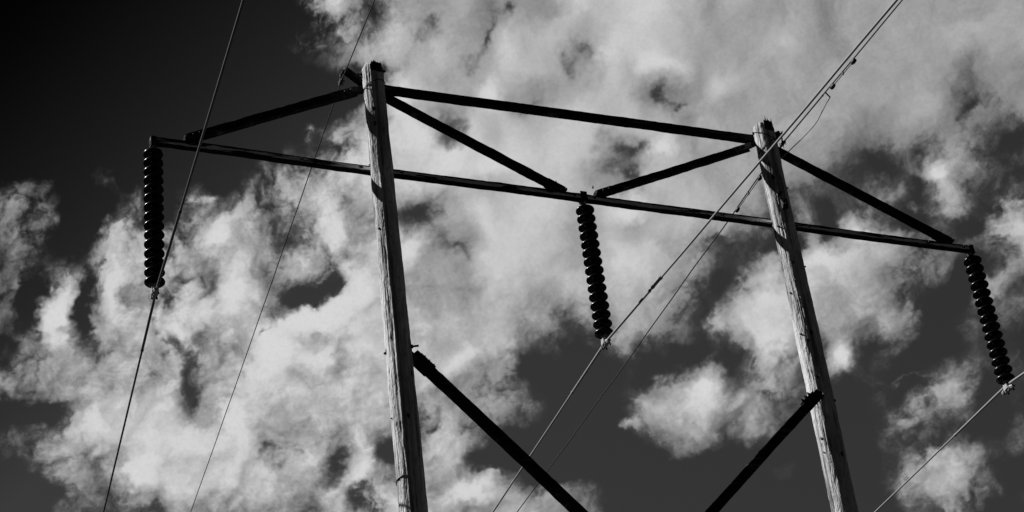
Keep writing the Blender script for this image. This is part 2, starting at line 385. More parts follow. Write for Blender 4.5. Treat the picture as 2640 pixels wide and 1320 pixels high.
# ------------------------------------------------------------------ clouds
COVER_MAP = [
    [-4, -4, -4, -4, -4, -4, -4, -4, -4, -4, -4, -4, -4, -4, -4, 1, 58, 60, 38, 44, 55, 54, 67, 47, 49, 54, 55, 64, 83, 71, 84, 85, 81, 71, 63, 67, 67, 60, 64, 58, 55, 64, 66, 65, 62, 60, 60, 60, 58],
    [-4, -4, -4, -4, -4, -4, -4, -4, -4, -4, -4, -4, -4, -4, -4, 5, 61, 61, 35, 47, 55, 57, 65, 46, 50, 56, 54, 69, 81, 74, 85, 85, 80, 68, 64, 67, 66, 58, 66, 54, 58, 65, 66, 64, 62, 60, 60, 59, 58],
    [-4, -4, -4, -4, -4, -4, -4, -4, -4, -4, -4, -4, -4, -4, -4, 9, 61, 60, 32, 50, 54, 59, 61, 46, 51, 56, 53, 74, 78, 77, 85, 85, 78, 64, 65, 67, 63, 60, 64, 50, 62, 66, 65, 63, 61, 60, 60, 58, 58],
    [-4, -4, -4, -4, -4, -4, -4, -4, -4, -4, -4, -4, -4, -4, 4, 23, 44, 44, 52, 64, 57, 65, 61, 48, 51, 56, 53, 80, 76, 79, 85, 84, 75, 62, 66, 67, 61, 62, 61, 54, 64, 67, 65, 62, 60, 60, 60, 58, 58],
    [-4, -4, -4, -4, -4, -4, -4, -4, -4, -4, -4, -4, -4, -4, -1, 3, 10, 37, 62, 69, 66, 76, 64, 59, 76, 73, 74, 68, 73, 82, 85, 82, 72, 62, 67, 67, 59, 65, 56, 58, 65, 66, 64, 62, 60, 60, 59, 58, 58],
    [-4, -4, -4, -4, -4, -4, -4, -4, -4, -4, -4, -4, -4, -4, -4, -6, -6, 5, 14, 69, 79, 62, 66, 69, 76, 75, 65, 52, 78, 83, 83, 79, 70, 65, 67, 65, 58, 67, 53, 60, 65, 65, 63, 61, 60, 60, 58, 58, 58],
    [-4, -4, -4, -4, -4, -4, -4, -4, -4, -4, -4, -4, -4, -4, -4, 0, 2, 0, 13, 81, 81, 64, 75, 96, 71, 60, 65, 66, 78, 72, 87, 86, 69, 72, 65, 69, 76, 63, 49, 64, 66, 65, 62, 60, 60, 60, 58, 58, 58],
    [-4, -4, -4, -4, -4, -4, -4, -4, -4, -4, -4, -4, -4, -6, 3, 15, 16, 31, 68, 82, 91, 50, 80, 77, 80, 70, 77, 80, 77, 76, 43, 42, 61, 76, 67, 61, 68, 59, 53, 67, 66, 62, 62, 60, 60, 59, 58, 58, 58],
    [-13, -14, -15, -15, -12, -1, 12, -5, -4, -4, -5, -4, 6, 17, 22, 35, 35, 46, 78, 79, 82, 101, 85, 83, 88, 82, 85, 83, 73, 78, 71, 53, 60, 58, 65, 66, 65, 62, 65, 66, 65, 65, 66, 71, 70, 62, 58, 58, 58],
    [3, 8, 11, 15, 13, -5, 6, 9, 23, -6, 18, -2, 22, 33, 46, 55, 58, 64, 78, 82, 78, 83, 92, 97, 90, 88, 88, 78, 35, 72, 80, 54, 63, 61, 62, 59, 58, 62, 63, 67, 65, 67, 48, 36, 54, 68, 70, 66, 61],
    [52, 54, 54, 52, 30, -11, -6, 15, 31, 1, 33, 35, 41, 49, 31, 43, 63, 56, 59, 53, 42, 76, 76, 77, 84, 86, 80, 63, 48, 73, 75, 60, 63, 61, 63, 64, 65, 65, 54, 58, 71, 62, 31, 43, 48, 49, 52, 60, 68],
    [58, 58, 57, 53, 27, -8, 23, 48, 52, 50, 36, 89, 67, 55, 42, 41, 66, 60, 45, 42, 46, 67, 84, 77, 83, 87, 75, 81, 96, 77, 77, 70, 63, 66, 57, 49, 55, 46, 41, 48, 52, 46, 42, 32, 44, 59, 58, 54, 49],
    [47, 47, 46, 43, 17, 12, 38, 60, 58, 58, 47, 42, 86, 55, 69, 52, 57, 69, 80, 91, 47, 46, 78, 84, 86, 81, 62, 79, 72, 79, 78, 76, 65, 52, 29, 36, 30, 20, 14, 26, 28, 43, 52, 34, 16, 14, 29, 44, 60],
    [44, 45, 45, 41, 9, 51, 15, 65, 45, 47, 57, 25, 92, 54, 12, 30, 69, 84, 64, 70, 69, 59, 77, 84, 81, 73, 69, 84, 83, 72, 70, 60, 52, 29, 16, 37, 5, 20, 26, 13, 19, 67, 46, 23, 19, 20, 18, 16, 15],
    [41, 40, 39, 36, 20, 87, 10, 60, 61, 44, 70, 80, 85, 40, 80, 101, 88, 84, 82, 68, 69, 63, 76, 74, 72, 80, 75, 81, 84, 75, 60, 25, 14, 18, -8, 55, 13, 59, 44, -6, 22, 53, 16, 14, 11, 11, 14, 19, 20],
    [18, 18, 18, 18, 36, 77, 36, 49, 70, 37, 65, 51, 69, 90, 77, 78, 78, 92, 83, 77, 77, 76, 77, 64, 53, 62, 66, 75, 74, 63, 34, 2, 20, 58, 66, 90, 82, 74, 76, 35, 23, 0, 17, 37, 28, 21, 17, 12, 11],
    [27, 29, 31, 33, 42, 54, 59, 61, 58, 51, 40, 46, 54, 86, 98, 87, 73, 92, 74, 73, 79, 78, 70, 44, 44, 23, 42, 67, 68, 39, 12, 21, 68, 87, 87, 77, 77, 74, 51, 46, 30, 11, 30, 62, 60, 51, 39, 28, 21],
    [52, 50, 48, 46, 35, 59, 71, 59, 64, 58, 36, 49, 82, 70, 72, 72, 71, 78, 73, 80, 93, 64, 46, 8, 12, -5, 10, 46, 40, 18, 16, 35, 80, 81, 69, 63, 60, 54, 31, 23, 21, -14, 20, 54, 68, 66, 63, 60, 49],
    [9, 10, 10, 12, 21, 51, 78, 76, 74, 69, 46, 42, 76, 69, 76, 76, 74, 73, 62, 54, 44, 56, 37, 10, -4, -4, -2, 7, 4, 14, 27, 8, 58, 85, 35, 59, 31, 67, 56, -2, -15, 2, 22, 16, 16, 34, 51, 69, 66],
    [27, 25, 25, 25, 30, 60, 69, 84, 85, 85, 101, 84, 78, 68, 68, 53, 64, 55, 29, 59, 50, 50, 37, 27, -7, -4, 3, 23, 36, 70, 77, 23, 43, 57, 12, 100, 18, 29, 24, -1, 14, 10, 25, 35, 34, 26, 17, 15, 34],
    [1, 0, 0, 0, 29, 59, 48, 58, 96, 82, 82, 89, 84, 61, 74, 50, 60, 10, 21, 55, 53, 20, -3, 6, -4, -4, 4, 37, 64, 73, 64, 43, 48, 35, 15, 9, 12, 11, -4, 1, 10, 7, 7, 5, 12, 23, 33, 35, 26],
    [-4, -4, -4, -4, -2, 31, 35, 38, 71, 86, 85, 82, 68, 78, 72, 48, 78, 50, 47, 44, 53, 33, 6, -6, -4, -4, -1, 11, 28, 48, 32, 21, 21, 8, 0, -4, 10, 12, 11, 24, 12, 12, 14, 12, 10, 8, 5, 11, 22],
    [-4, -4, -4, -4, -4, 20, 15, 18, 23, 63, 64, 38, 46, 54, 53, 65, 47, 51, 67, 69, 80, 86, 40, -15, -15, -15, -6, -6, 3, -2, -6, -3, 5, -5, -4, -4, 8, 19, 35, 35, -8, 5, 12, 17, 15, 14, 13, 10, 8],
    [-4, -4, -4, -4, -4, 19, 15, 18, 24, 63, 64, 38, 47, 52, 55, 63, 38, 37, 84, 73, 53, 62, 70, 50, 29, 18, -1, -4, -4, -4, -5, -7, 7, -4, -4, -4, 15, 25, 26, 4, -2, 16, 2, -5, 2, 10, 17, 16, 14],
    [-4, -4, -4, -4, -4, 19, 15, 18, 24, 63, 63, 37, 48, 50, 59, 58, 39, 36, 92, 66, 55, 62, 71, 48, 43, 34, -2, -4, -4, -4, -4, -4, -4, -4, -4, -5, 13, 28, 26, 33, 12, 19, 37, 38, 22, 7, -7, 1, 8],
    [-4, -4, -4, -4, -4, 18, 16, 18, 24, 64, 62, 37, 50, 47, 63, 53, 40, 35, 100, 60, 56, 63, 72, 45, 42, 32, -4, -4, -4, -4, -4, -4, -4, -4, -4, -6, 14, 47, 55, 46, 14, -6, -15, -7, 12, 31, 41, 24, 7],
    [-4, -4, -4, -4, -4, 18, 16, 18, 24, 64, 61, 37, 52, 44, 67, 50, 42, 32, 101, 53, 58, 64, 71, 45, 42, 26, -4, -4, -4, -4, -4, -4, -4, -4, -4, -5, 5, 23, 43, 19, 7, 14, 22, 12, -1, -13, -12, 8, 29],
    [-4, -4, -4, -4, -4, 18, 16, 18, 25, 64, 61, 36, 54, 42, 72, 45, 44, 32, 101, 45, 58, 65, 68, 44, 40, 21, -4, -4, -4, -4, -4, -4, -4, -4, -4, -6, 8, 27, 41, 7, -5, -5, -4, 3, 10, 18, 15, 2, -11],
    [-4, -4, -4, -4, -4, 17, 16, 18, 26, 64, 60, 36, 55, 39, 76, 40, 45, 30, 101, 46, 59, 66, 65, 44, 38, 15, -4, -4, -4, -4, -4, -4, -4, -4, -4, -3, 12, 32, 32, 3, -5, -5, -5, -5, -5, -5, 1, 8, 17],
    [-4, -4, -4, -4, -4, 17, 16, 18, 26, 64, 60, 36, 57, 37, 80, 36, 47, 32, 101, 48, 59, 67, 61, 44, 38, 10, -4, -4, -4, -4, -4, -4, -4, -4, -4, 0, 16, 37, 23, 0, -5, -5, -5, -5, -5, -5, -5, -5, -5],
]
CLOUD_DETAILS = [
    (8.40, 34.68, 0.35, 0.49, 1, -0.6),
    (10.04, 34.61, 0.14, 0.70, 0, -0.7),
    (9.81, 33.59, 0.28, 0.40, 31, -0.45),
    (7.73, 33.61, 0.48, 0.58, 2, -0.3),
    (8.86, 31.65, 0.57, 0.33, 1, -0.6),
    (7.81, 31.79, 0.38, 0.38, 1, -0.4),
    (13.23, 32.69, 0.25, 0.69, -2, -0.5),
    (13.34, 31.97, 0.29, 0.25, -2, -0.5),
    (13.86, 33.49, 0.20, 0.25, -2, -0.3),
    (12.95, 33.41, 0.35, 0.20, -1, -0.3),
    (12.91, 34.59, 0.25, 0.18, -1, -0.4),
    (12.99, 35.31, 0.25, 0.15, -1, -0.35),
    (13.67, 35.14, 0.20, 0.31, -1, -0.35),
    (11.85, 32.36, 0.18, 0.18, -1, -0.25),
    (11.68, 34.76, 0.25, 0.20, -0, -0.3),
    (10.72, 32.01, 0.15, 0.12, -0, -0.2),
    (17.31, 34.81, 0.62, 0.29, 27, -0.6),
    (16.36, 34.28, 0.29, 0.18, 27, -0.4),
    (15.83, 33.68, 0.22, 0.10, 17, -0.5),
    (19.19, 30.34, 0.27, 0.39, -5, -0.7),
    (17.54, 30.14, 0.31, 0.44, -4, -0.35),
    (15.95, 30.38, 0.19, 0.24, -4, -0.35),
    (18.23, 29.15, 0.35, 0.25, -36, -0.35),
    (16.45, 28.87, 0.34, 0.17, -4, -0.35),
    (17.24, 29.59, 0.24, 0.19, -4, -0.3),
    (22.55, 29.94, 0.59, 0.44, -7, -0.5),
    (20.75, 31.04, 0.45, 0.20, 25, -0.35),
    (23.40, 32.14, 0.35, 0.50, -7, -0.4),
    (9.20, 34.24, 0.44, 0.89, 1, 0.25),
    (11.07, 34.81, 0.50, 0.80, -0, 0.12),
    (15.78, 32.81, 0.50, 0.45, -3, 0.2),
    (10.14, 31.20, 0.57, 0.29, -0, 0.1),
    (11.43, 30.07, 0.38, 0.24, -1, 0.2),
    (12.26, 31.48, 0.29, 0.24, -1, 0.1),
    (18.24, 34.34, 0.62, 0.62, -4, 0.15),
    (22.18, 28.99, 0.68, 0.29, -7, 0.15),
    (21.39, 29.79, 0.34, 0.20, -6, 0.15),
    (18.63, 30.38, 0.24, 0.29, -5, 0.2),
    (22.82, 29.29, 0.19, 0.19, -7, 0.2),
    (13.80, 37.35, 0.19, 0.15, -1, 0.35),
    (10.94, 36.19, 0.41, 0.41, 0, 0.2),
    (11.57, 36.50, 0.26, 0.36, -0, -0.25),
    (12.81, 35.98, 0.18, 0.26, -1, -0.5),
    (14.09, 36.47, 0.47, 0.42, -2, 0.15),
    (19.80, 41.96, 0.24, 0.38, -32, -0.4),
    (17.83, 41.60, 0.22, 0.22, -3, -0.2),
    (22.17, 41.53, 0.23, 0.28, -6, -0.35),
    (21.71, 41.21, 0.22, 0.17, -5, -0.25),
    (23.74, 40.98, 0.13, 0.50, -21, -0.35),
    (23.30, 40.40, 0.11, 0.28, -6, -0.25),
    (24.89, 41.59, 0.28, 0.14, -7, -0.4),
    (19.73, 40.58, 0.44, 0.16, -4, -0.6),
    (18.78, 38.79, 0.27, 0.30, -4, 0.3),
    (18.47, 38.32, 0.16, 0.22, -4, -0.4),
    (17.69, 39.19, 0.24, 0.13, -3, 0.22),
    (22.46, 38.74, 0.48, 0.16, -25, -0.3),
    (20.43, 39.23, 0.13, 0.11, -5, -0.25),
    (16.33, 36.58, 0.29, 0.47, 27, -0.5),
    (15.84, 37.14, 0.21, 0.21, -2, -0.3),
    (18.95, 37.15, 0.21, 0.21, -4, -0.3),
    (21.02, 36.54, 0.32, 0.37, -6, -0.45),
    (17.92, 35.76, 0.21, 0.21, -4, -0.3),
    (22.27, 35.28, 0.26, 0.19, -6, -0.35),
    (19.06, 36.37, 0.32, 0.26, -4, -0.2),
    (27.14, 40.40, 0.31, 0.17, -9, -0.3),
    (26.70, 39.93, 0.20, 0.22, -9, -0.3),
    (25.13, 39.18, 0.33, 0.13, -8, -0.25),
    (29.55, 38.76, 0.16, 0.16, -10, -0.4),
    (29.84, 38.45, 0.24, 0.15, -11, -0.4),
    (28.39, 37.35, 0.21, 0.19, -10, -0.4),
    (27.90, 36.74, 0.19, 0.15, -10, -0.4),
    (27.46, 37.12, 0.37, 0.16, -9, -0.25),
    (29.10, 37.10, 0.37, 0.32, -10, 0.15),
    (30.82, 34.51, 0.31, 0.20, -11, -0.3),
    (39.43, 36.72, 0.18, 0.39, -42, -0.35),
    (36.26, 35.70, 0.61, 0.30, -15, -0.3),
    (37.65, 35.66, 0.25, 0.20, -15, -0.3),
    (37.29, 34.95, 0.30, 0.30, -15, -0.2),
    (40.38, 35.48, 0.40, 0.35, -17, -0.4),
    (38.25, 35.15, 0.35, 0.30, -16, 0.25),
    (37.77, 34.10, 0.25, 0.20, -16, 0.2),
    (37.12, 34.40, 0.20, 0.15, -15, 0.2),
    (36.40, 34.93, 0.25, 0.15, -15, 0.2),
    (39.85, 33.29, 0.39, 0.43, -17, 0.2),
    (35.29, 34.16, 0.35, 0.25, -14, 0.3),
    (29.07, 30.58, 0.59, 0.44, -10, 0.15),
    (27.36, 30.57, 0.30, 0.20, -10, 0.2),
    (29.16, 31.04, 0.35, 0.20, -11, 0.1),
    (26.55, 30.10, 0.25, 0.12, -9, 0.25),
    (28.45, 29.32, 0.34, 0.19, -10, 0.1),
    (29.97, 32.49, 0.25, 0.25, -11, 0.35),
    (31.21, 33.50, 0.20, 0.15, -12, 0.2),
    (31.72, 33.52, 0.30, 0.40, -12, 0.2),
    (30.32, 30.49, 0.20, 0.20, -11, 0.2),
    (30.67, 29.91, 0.29, 0.34, -11, 0.15),
    (25.16, 33.41, 0.41, 0.36, -8, -0.35),
    (29.19, 31.72, 0.60, 0.45, -11, -0.3),
    (34.63, 31.19, 0.39, 0.24, -14, -0.3),
    (31.88, 31.17, 0.15, 0.39, -12, -0.5),
    (36.54, 29.33, 0.57, 0.24, 23, 0.3),
    (35.09, 28.79, 0.48, 0.19, 24, 0.2),
    (35.89, 27.49, 0.55, 0.28, -14, 0.25),
    (36.85, 27.60, 0.37, 0.18, -15, 0.15),
    (35.62, 29.83, 0.57, 0.06, -14, 0.15),
    (39.07, 31.69, 0.38, 0.24, 16, 0.2),
    (29.67, 29.71, 0.21, 0.29, -11, -0.25),
    (31.29, 30.23, 0.29, 0.19, -12, -0.15),
    (9.35, 30.44, 0.57, 0.09, 0, -0.2),
]
def cloud_field(ROWS, FE, az, el, A0=5.5, dA=0.8, E1=None, dE=0.65):
    """cloud cover (0..1) and self-shading on an azimuth x elevation lattice (degrees)"""
    rng=np.random.default_rng(11)
    cover=np.array(ROWS,float)[::-1]/99
    ny,nx=cover.shape
    E0=24.5
    def cub(grid,x,y,wrap=False,cr=False):
        H,W=grid.shape
        i=np.floor(x).astype(int);j=np.floor(y).astype(int);u=x-i;v=y-j
        def w(t):
            if cr: return ((-t+2*t*t-t**3)/2,(2-5*t*t+3*t**3)/2,(t+4*t*t-3*t**3)/2,(t**3-t*t)/2)
            return ((1-t)**3/6,(3*t**3-6*t**2+4)/6,(-3*t**3+3*t**2+3*t+1)/6,t**3/6)
        wu=w(u);wv=w(v);o=0
        for a in range(4):
            for b in range(4):
                jj=j+b-1;ii=i+a-1
                if wrap: jj=jj%H;ii=ii%W
                else: jj=np.clip(jj,0,H-1);ii=np.clip(ii,0,W-1)
                o=o+grid[jj,ii]*wu[a]*wv[b]
        return o
    R=rng.standard_normal((256,256))
    def noise(x,y,s,off): return cub(R,x/s+off,y/s+off*1.7,True)*1.6
    def fbm(x,y,s,n,rough,off,billow=False):
        o=0;a=1;t=0
        for k in range(n):
            v=noise(x,y,s,off+k*17.3)
            if billow: v=2.3*np.abs(v)-1.0
            o=o+a*v;t+=a*a;a*=rough;s*=.5
        return o/np.sqrt(t)
    X=az*0.82;Y=el
    w1=fbm(X,Y,1.0,6,.62,3.1);w2=fbm(X,Y,1.0,6,.62,71.7)
    wx=X+.17*w1;wy=Y+.17*w2
    L=cub(cover,(wx/.82-A0)/dA,(wy-E0)/dE,cr=True)
    w3=fbm(X,Y,.5,5,.6,211.3);w4=fbm(X,Y,.5,5,.6,177.9)
    for a,e,r1,r2,an,am in FE:
        ca,sa=np.cos(np.radians(an)),np.sin(np.radians(an))
        p=wx+.13*w3-a*.82; q=wy+.13*w4-e
        k=((p*ca+q*sa)/r1)**2+((q*ca-p*sa)/r2)**2
        L=L+am*(.62 if am<0 else .95)*np.exp(-np.minimum(k,30))
    L=np.clip(L,-.3,1.02)
    bl=fbm(wx,wy,.62,7,.6,140.2,True)
    fb=fbm(X+.35*w2,Y+.35*w1,.9,7,.68,33.9)
    # thin even veil high on the right, lumpy heaps low on the left
    sm=lambda v,a,b:(lambda t:t*t*(3-2*t))(np.clip((v-a)/(b-a),0,1))
    veil=sm(az,17,23)*sm(el-(az-20)*.06,33.2,35.5)
    heap=1-sm(az,18,24)
    amp=(.76+.16*heap)*(1-.55*veil)
    edge=amp*np.clip(L*2.6,0.0,1)*np.clip((1.05-L)*2.2,.30,1)
    D=L+edge*(.13*bl+.12*fb)
    t=np.clip((D-.07)/.44,0,1); cov=.7*t*t*(3-2*t)+.3*t
    # thick cloud shades itself: brightness falls where more cloud lies towards the sun
    def toward_sun(M,k):
        dx=max(1,int(round(k*.31/(az[0,1]-az[0,0])))); dy=max(1,int(round(k*.14/(el[1,0]-el[0,0]))))
        return np.roll(np.roll(M,dx,axis=1),-dy,axis=0)
    sh=sum(toward_sun(D,k) for k in(.5,1,1.7,2.6))/4
    puff=fbm(wx+.12*w3,wy+.12*w4,.8,4,.55,301.7,True)
    soft=fbm(X+.2*w1,Y,1.7,5,.5,9.4)
    B=.11+.86*np.clip(L,.30,.95)+.028*soft+(.010+.03*(1-cov))*amp*(fb+bl)+np.clip(D-sh,-.3,.3)*(.34+.22*heap)+.03*heap*soft+(.035+.03*heap)*(1-.7*veil)*puff+np.clip(D-toward_sun(D,.35),-.2,.2)*.35*(1.1-np.clip(L,0,1))
    B=B-.42*np.exp(-((az-6.2)/2.3)**2-((el-35.5)/5.0)**2)  # left-edge darkening painted into the cloud brightness
    B=B+.10*np.clip((L-.72)/.25,0,1)
    B=np.where(B>.85,.85+.15*np.tanh((B-.85)/.15),B)
    return cov,B


def build_clouds():
    az = np.arange(3.0, 47.0, .031); el = np.arange(22.0, 46.0, .0255)
    A, E = np.meshgrid(az, el)
    cov, B = cloud_field(COVER_MAP, CLOUD_DETAILS, A, E)
    ed = np.minimum(np.minimum(A-3, 47-A)*.82, np.minimum(E-22, 46-E))
    ed = np.clip(ed/2.2, 0, 1)
    cov = cov*ed*ed*(3-2*ed)
    cov[cov < .004] = 0
    R = 4000.0
    a = np.radians(A); e = np.radians(E)
    co = np.stack([np.sin(a)*np.cos(e)*R, np.cos(a)*np.cos(e)*R, np.sin(e)*R], -1).reshape(-1, 3)
    H, W = A.shape
    idx = np.arange(H*W).reshape(H, W)
    q = np.stack([idx[:-1, :-1], idx[:-1, 1:], idx[1:, 1:], idx[1:, :-1]], -1).reshape(-1, 4)
    c = cov.reshape(-1)
    q = q[(c[q].max(1) > 0)]
    used = np.zeros(H*W, bool); used[q.reshape(-1)] = True
    remap = np.cumsum(used)-1
    q = remap[q]; co = co[used]; c = c[used]; b = B.reshape(-1)[used]
    me = bpy.data.meshes.new('clouds')
    me.vertices.add(len(co)); me.vertices.foreach_set('co', co.astype(np.float32).reshape(-1))
    me.loops.add(q.size); me.loops.foreach_set('vertex_index', q.astype(np.int32).reshape(-1))
    me.polygons.add(len(q))
    me.polygons.foreach_set('loop_start', (np.arange(len(q))*4).astype(np.int32))
    me.polygons.foreach_set('loop_total', np.full(len(q), 4, np.int32))
    me.update(calc_edges=True)
    at = me.attributes.new('cover', 'FLOAT', 'POINT'); at.data.foreach_set('value', c.astype(np.float32))
    at = me.attributes.new('painted_brightness', 'FLOAT', 'POINT'); at.data.foreach_set('value', b.astype(np.float32))  # painted cloud brightness, self-shading and edge darkening included
    m = bpy.data.materials.new('cloud'); m.use_nodes = True
    n = m.node_tree.nodes; l = m.node_tree.links; n.clear()
    o = n.new('ShaderNodeOutputMaterial'); mix = n.new('ShaderNodeMixShader')
    tr = n.new('ShaderNodeBsdfTransparent'); em = n.new('ShaderNodeEmission')
    ac = n.new('ShaderNodeAttribute'); ac.attribute_name = 'cover'
    ab = n.new('ShaderNodeAttribute'); ab.attribute_name = 'painted_brightness'
    tc = n.new('ShaderNodeTexCoord')
    nz = n.new('ShaderNodeTexNoise'); nz.inputs['Scale'].default_value = .16; nz.inputs['Detail'].default_value = 3; nz.inputs['Roughness'].default_value = .7
    l.new(tc.outputs['Object'], nz.inputs['Vector'])
    # fine vapour texture, strongest on half covered edges
    d = n.new('ShaderNodeMath'); d.operation = 'SUBTRACT'; d.inputs[1].default_value = .5
    l.new(nz.outputs['Fac'], d.inputs[0])
    e1 = n.new('ShaderNodeMath'); e1.operation = 'SUBTRACT'; e1.inputs[0].default_value = 1.12
    l.new(ac.outputs['Fac'], e1.inputs[1])
    e2 = n.new('ShaderNodeMath'); e2.operation = 'MULTIPLY'
    l.new(e1.outputs[0], e2.inputs[0]); l.new(ac.outputs['Fac'], e2.inputs[1])
    e3 = n.new('ShaderNodeMath'); e3.operation = 'MULTIPLY'
    l.new(e2.outputs[0], e3.inputs[0]); l.new(d.outputs[0], e3.inputs[1])
    e4 = n.new('ShaderNodeMath'); e4.operation = 'MULTIPLY_ADD'; e4.inputs[1].default_value = 1.0; e4.use_clamp = True
    l.new(e3.outputs[0], e4.inputs[0]); l.new(ac.outputs['Fac'], e4.inputs[2])
    al = n.new('ShaderNodeMath'); al.operation = 'POWER'; al.inputs[1].default_value = 1.35
    l.new(e4.outputs[0], al.inputs[0])
    # film response of the cloud
    g = n.new('ShaderNodeMath'); g.operation = 'MULTIPLY_ADD'; g.inputs[1].default_value = .64; g.inputs[2].default_value = .20
    l.new(ab.outputs['Fac'], g.inputs[0])
    g1 = n.new('ShaderNodeMath'); g1.operation = 'MULTIPLY_ADD'; g1.inputs[1].default_value = .05
    l.new(d.outputs[0], g1.inputs[0]); l.new(g.outputs[0], g1.inputs[2])
    g2 = n.new('ShaderNodeMath'); g2.operation = 'POWER'; g2.inputs[1].default_value = 2.25
    l.new(g1.outputs[0], g2.inputs[0])
    l.new(g2.outputs[0], em.inputs['Strength']); em.inputs['Color'].default_value = (1, 1, 1, 1)
    l.new(al.outputs[0], mix.inputs[0]); l.new(tr.outputs[0], mix.inputs[1]); l.new(em.outputs[0], mix.inputs[2])
    l.new(mix.outputs[0], o.inputs[0])
    m.cycles.emission_sampling = 'NONE'
    me.materials.append(m)
    ob = bpy.data.objects.new('clouds', me); C.objects.link(ob)
    tag(ob, kind='structure')
build_clouds()

# ------------------------------------------------------------------ the wooden H-frame tower
tower = empty('transmission_tower', (3.0, 0, ground_z(3, 0)))
tag(tower, 'weathered wooden H frame power line tower with two poles, crossarm and diagonal braces', 'power tower')

P1X, P2X = 0.0, 6.0511
T1, T2 = -0.0039, 0.0061
def pole_axis(which, z):
    return (P1X + T1*(z-19.39)) if which == 1 else (P2X + T2*(z-19.39))
def pole_r(which, z):
    return (.148 if which == 1 else .156) + (21.0-z)*(.0034 if which == 1 else .0030)

TH_CAM = {1: math.radians(-110.0), 2: math.radians(-122.8)}

def make_pole(which, ztop):
    x0 = pole_axis(which, 19.39)
    NT = 132; dz = .028
    zb = ground_z(x0, 0)-.6
    n = int((ztop-zb)/dz)
    bm = bmesh.new()
    rings = []
    sd = which*31.7
    th0 = TH_CAM[which]
    for i in range(n+1):
        z = zb+(ztop-zb)*i/n
        cx = pole_axis(which, z) + .010*mnoise.noise(Vector((z*.35, sd, 0)))
        cy = .010*mnoise.noise(Vector((z*.35, sd, 7)))
        R = pole_r(which, z)
        ring = []
        for k in range(NT):
            th = 2*math.pi*k/NT
            c, s = math.cos(th), math.sin(th)
            r = R + .010*mnoise.noise(Vector((c*.8, s*.8, z*.5+sd))) + .0065*mnoise.noise(Vector((c*2.3, s*2.3, z*1.7+sd)))
            r += .0050*mnoise.noise(Vector((c*5, s*5, z*2.6+sd)))
            # flaked slivers and long drying checks
            f = mnoise.noise(Vector((c*9+3, s*9, z*6.5+sd)))
            r += .0045*f + .0028*mnoise.noise(Vector((c*15+3, s*15, z*13+sd)))
            ck = mnoise.noise(Vector((c*6.5, s*6.5, z*.32+sd*2)))
            r -= .016*max(0, 1-abs(ck)/.055)
            # the one deep check that faces the viewer
            if which == 1 and z < 19.45:
                w = .13+.05*mnoise.noise(Vector((z*.6, 3, 3)))
                dth = (th-(th0+.02+.10*mnoise.noise(Vector((z*.45, 8, 1))))+math.pi) % (2*math.pi)-math.pi
                op = min(1, (19.45-z)/.5)
                g = max(0, 1-abs(dth)/(w*max(.25, op)))
                r -= .055*g*min(1, .5+op)
                r += .012*max(0, 1-abs(dth+w*1.3)/.14)*op
            if which == 2 and 14.9 < z < 17.2:
                dth = (th-(th0+.12+.22*mnoise.noise(Vector((z*2.1, 8, 1))))+math.pi) % (2*math.pi)-math.pi
                r -= .035*max(0, 1-abs(dth)/.20)*max(0, .5+mnoise.noise(Vector((z*3, 2, 2))))
            # knots
            # splintered top
            top = ztop - z
            if top < .05: r *= .93+.07*(top/.05)
            zz = z
            if i == n: zz += .035*mnoise.noise(Vector((c*3, s*3, sd))) + .03*max(0, mnoise.noise(Vector((c*9, s*9, sd+2))))
            ring.append(bm.verts.new((cx+c*r, cy+s*r, zz)))
        rings.append(ring)
    for i in range(n):
        for k in range(NT):
            bm.faces.new((rings[i][k], rings[i][(k+1) % NT], rings[i+1][(k+1) % NT], rings[i+1][k]))
    # ragged dished end grain
    cx = pole_axis(which, ztop)
    inner = [bm.verts.new((cx+(v.co.x-cx)*.55, v.co.y*.55, ztop-.02+.03*mnoise.noise(v.co*9))) for v in rings[-1]]
    ce = bm.verts.new((cx, 0, ztop-.04))
    for k in range(NT):
        bm.faces.new((rings[-1][k], rings[-1][(k+1) % NT], inner[(k+1) % NT], inner[k]))
        bm.faces.new((inner[k], inner[(k+1) % NT], ce))
    return obj('pole', bm, M_pole, tower, smooth=True, loc=(x0, 0, zb))

pole1 = make_pole(1, 21.01)
pole2 = make_pole(2, 21.00)

def on_pole(which, th_off, z, lift=0.0):
    th = TH_CAM[which]+th_off
    r = pole_r(which, z)+lift
    return Vector((pole_axis(which, z)+math.cos(th)*r, math.sin(th)*r, z)), Vector((math.cos(th), math.sin(th), 0))

def pole_ring(which, z, tilt, rad, th_a=0, th_b=2*math.pi, phase=0.0, lift=.004):
    bm = bmesh.new()
    pts = []
    n = 60
    for k in range(n+1):
        th = th_a+(th_b-th_a)*k/n
        zz = z+tilt*math.cos(th-TH_CAM[which]-phase)
        p, _ = on_pole(which, th-TH_CAM[which], zz, lift)
        pts.append(p)
    ring_tube(bm, pts, rad, 6, cap=True)
    return bm

# left = negative offset from the camera-facing line when seen from below
obj('wire_and_shadow_band', pole_ring(1, 20.66, .06, .006, phase=1.4), M_thin, pole1)
obj('wire_and_shadow_band', pole_ring(1, 14.42, .02, .012, TH_CAM[1]-1.9, TH_CAM[1]-.35, phase=0.3), M_steel, pole1)  # dark strip on the lit arc, stands in for a small shadow
obj('wire_and_shadow_band', pole_ring(2, 20.80, .12, .007, phase=-1.9), M_thin, pole2)
obj('wire_and_shadow_band', pole_ring(2, 20.60, .13, .006, phase=1.9), M_thin, pole2)
obj('wire_and_shadow_band', pole_ring(2, 14.36, .05, .014, TH_CAM[2]-1.5, TH_CAM[2]+.2, phase=0.2), M_steel, pole2)

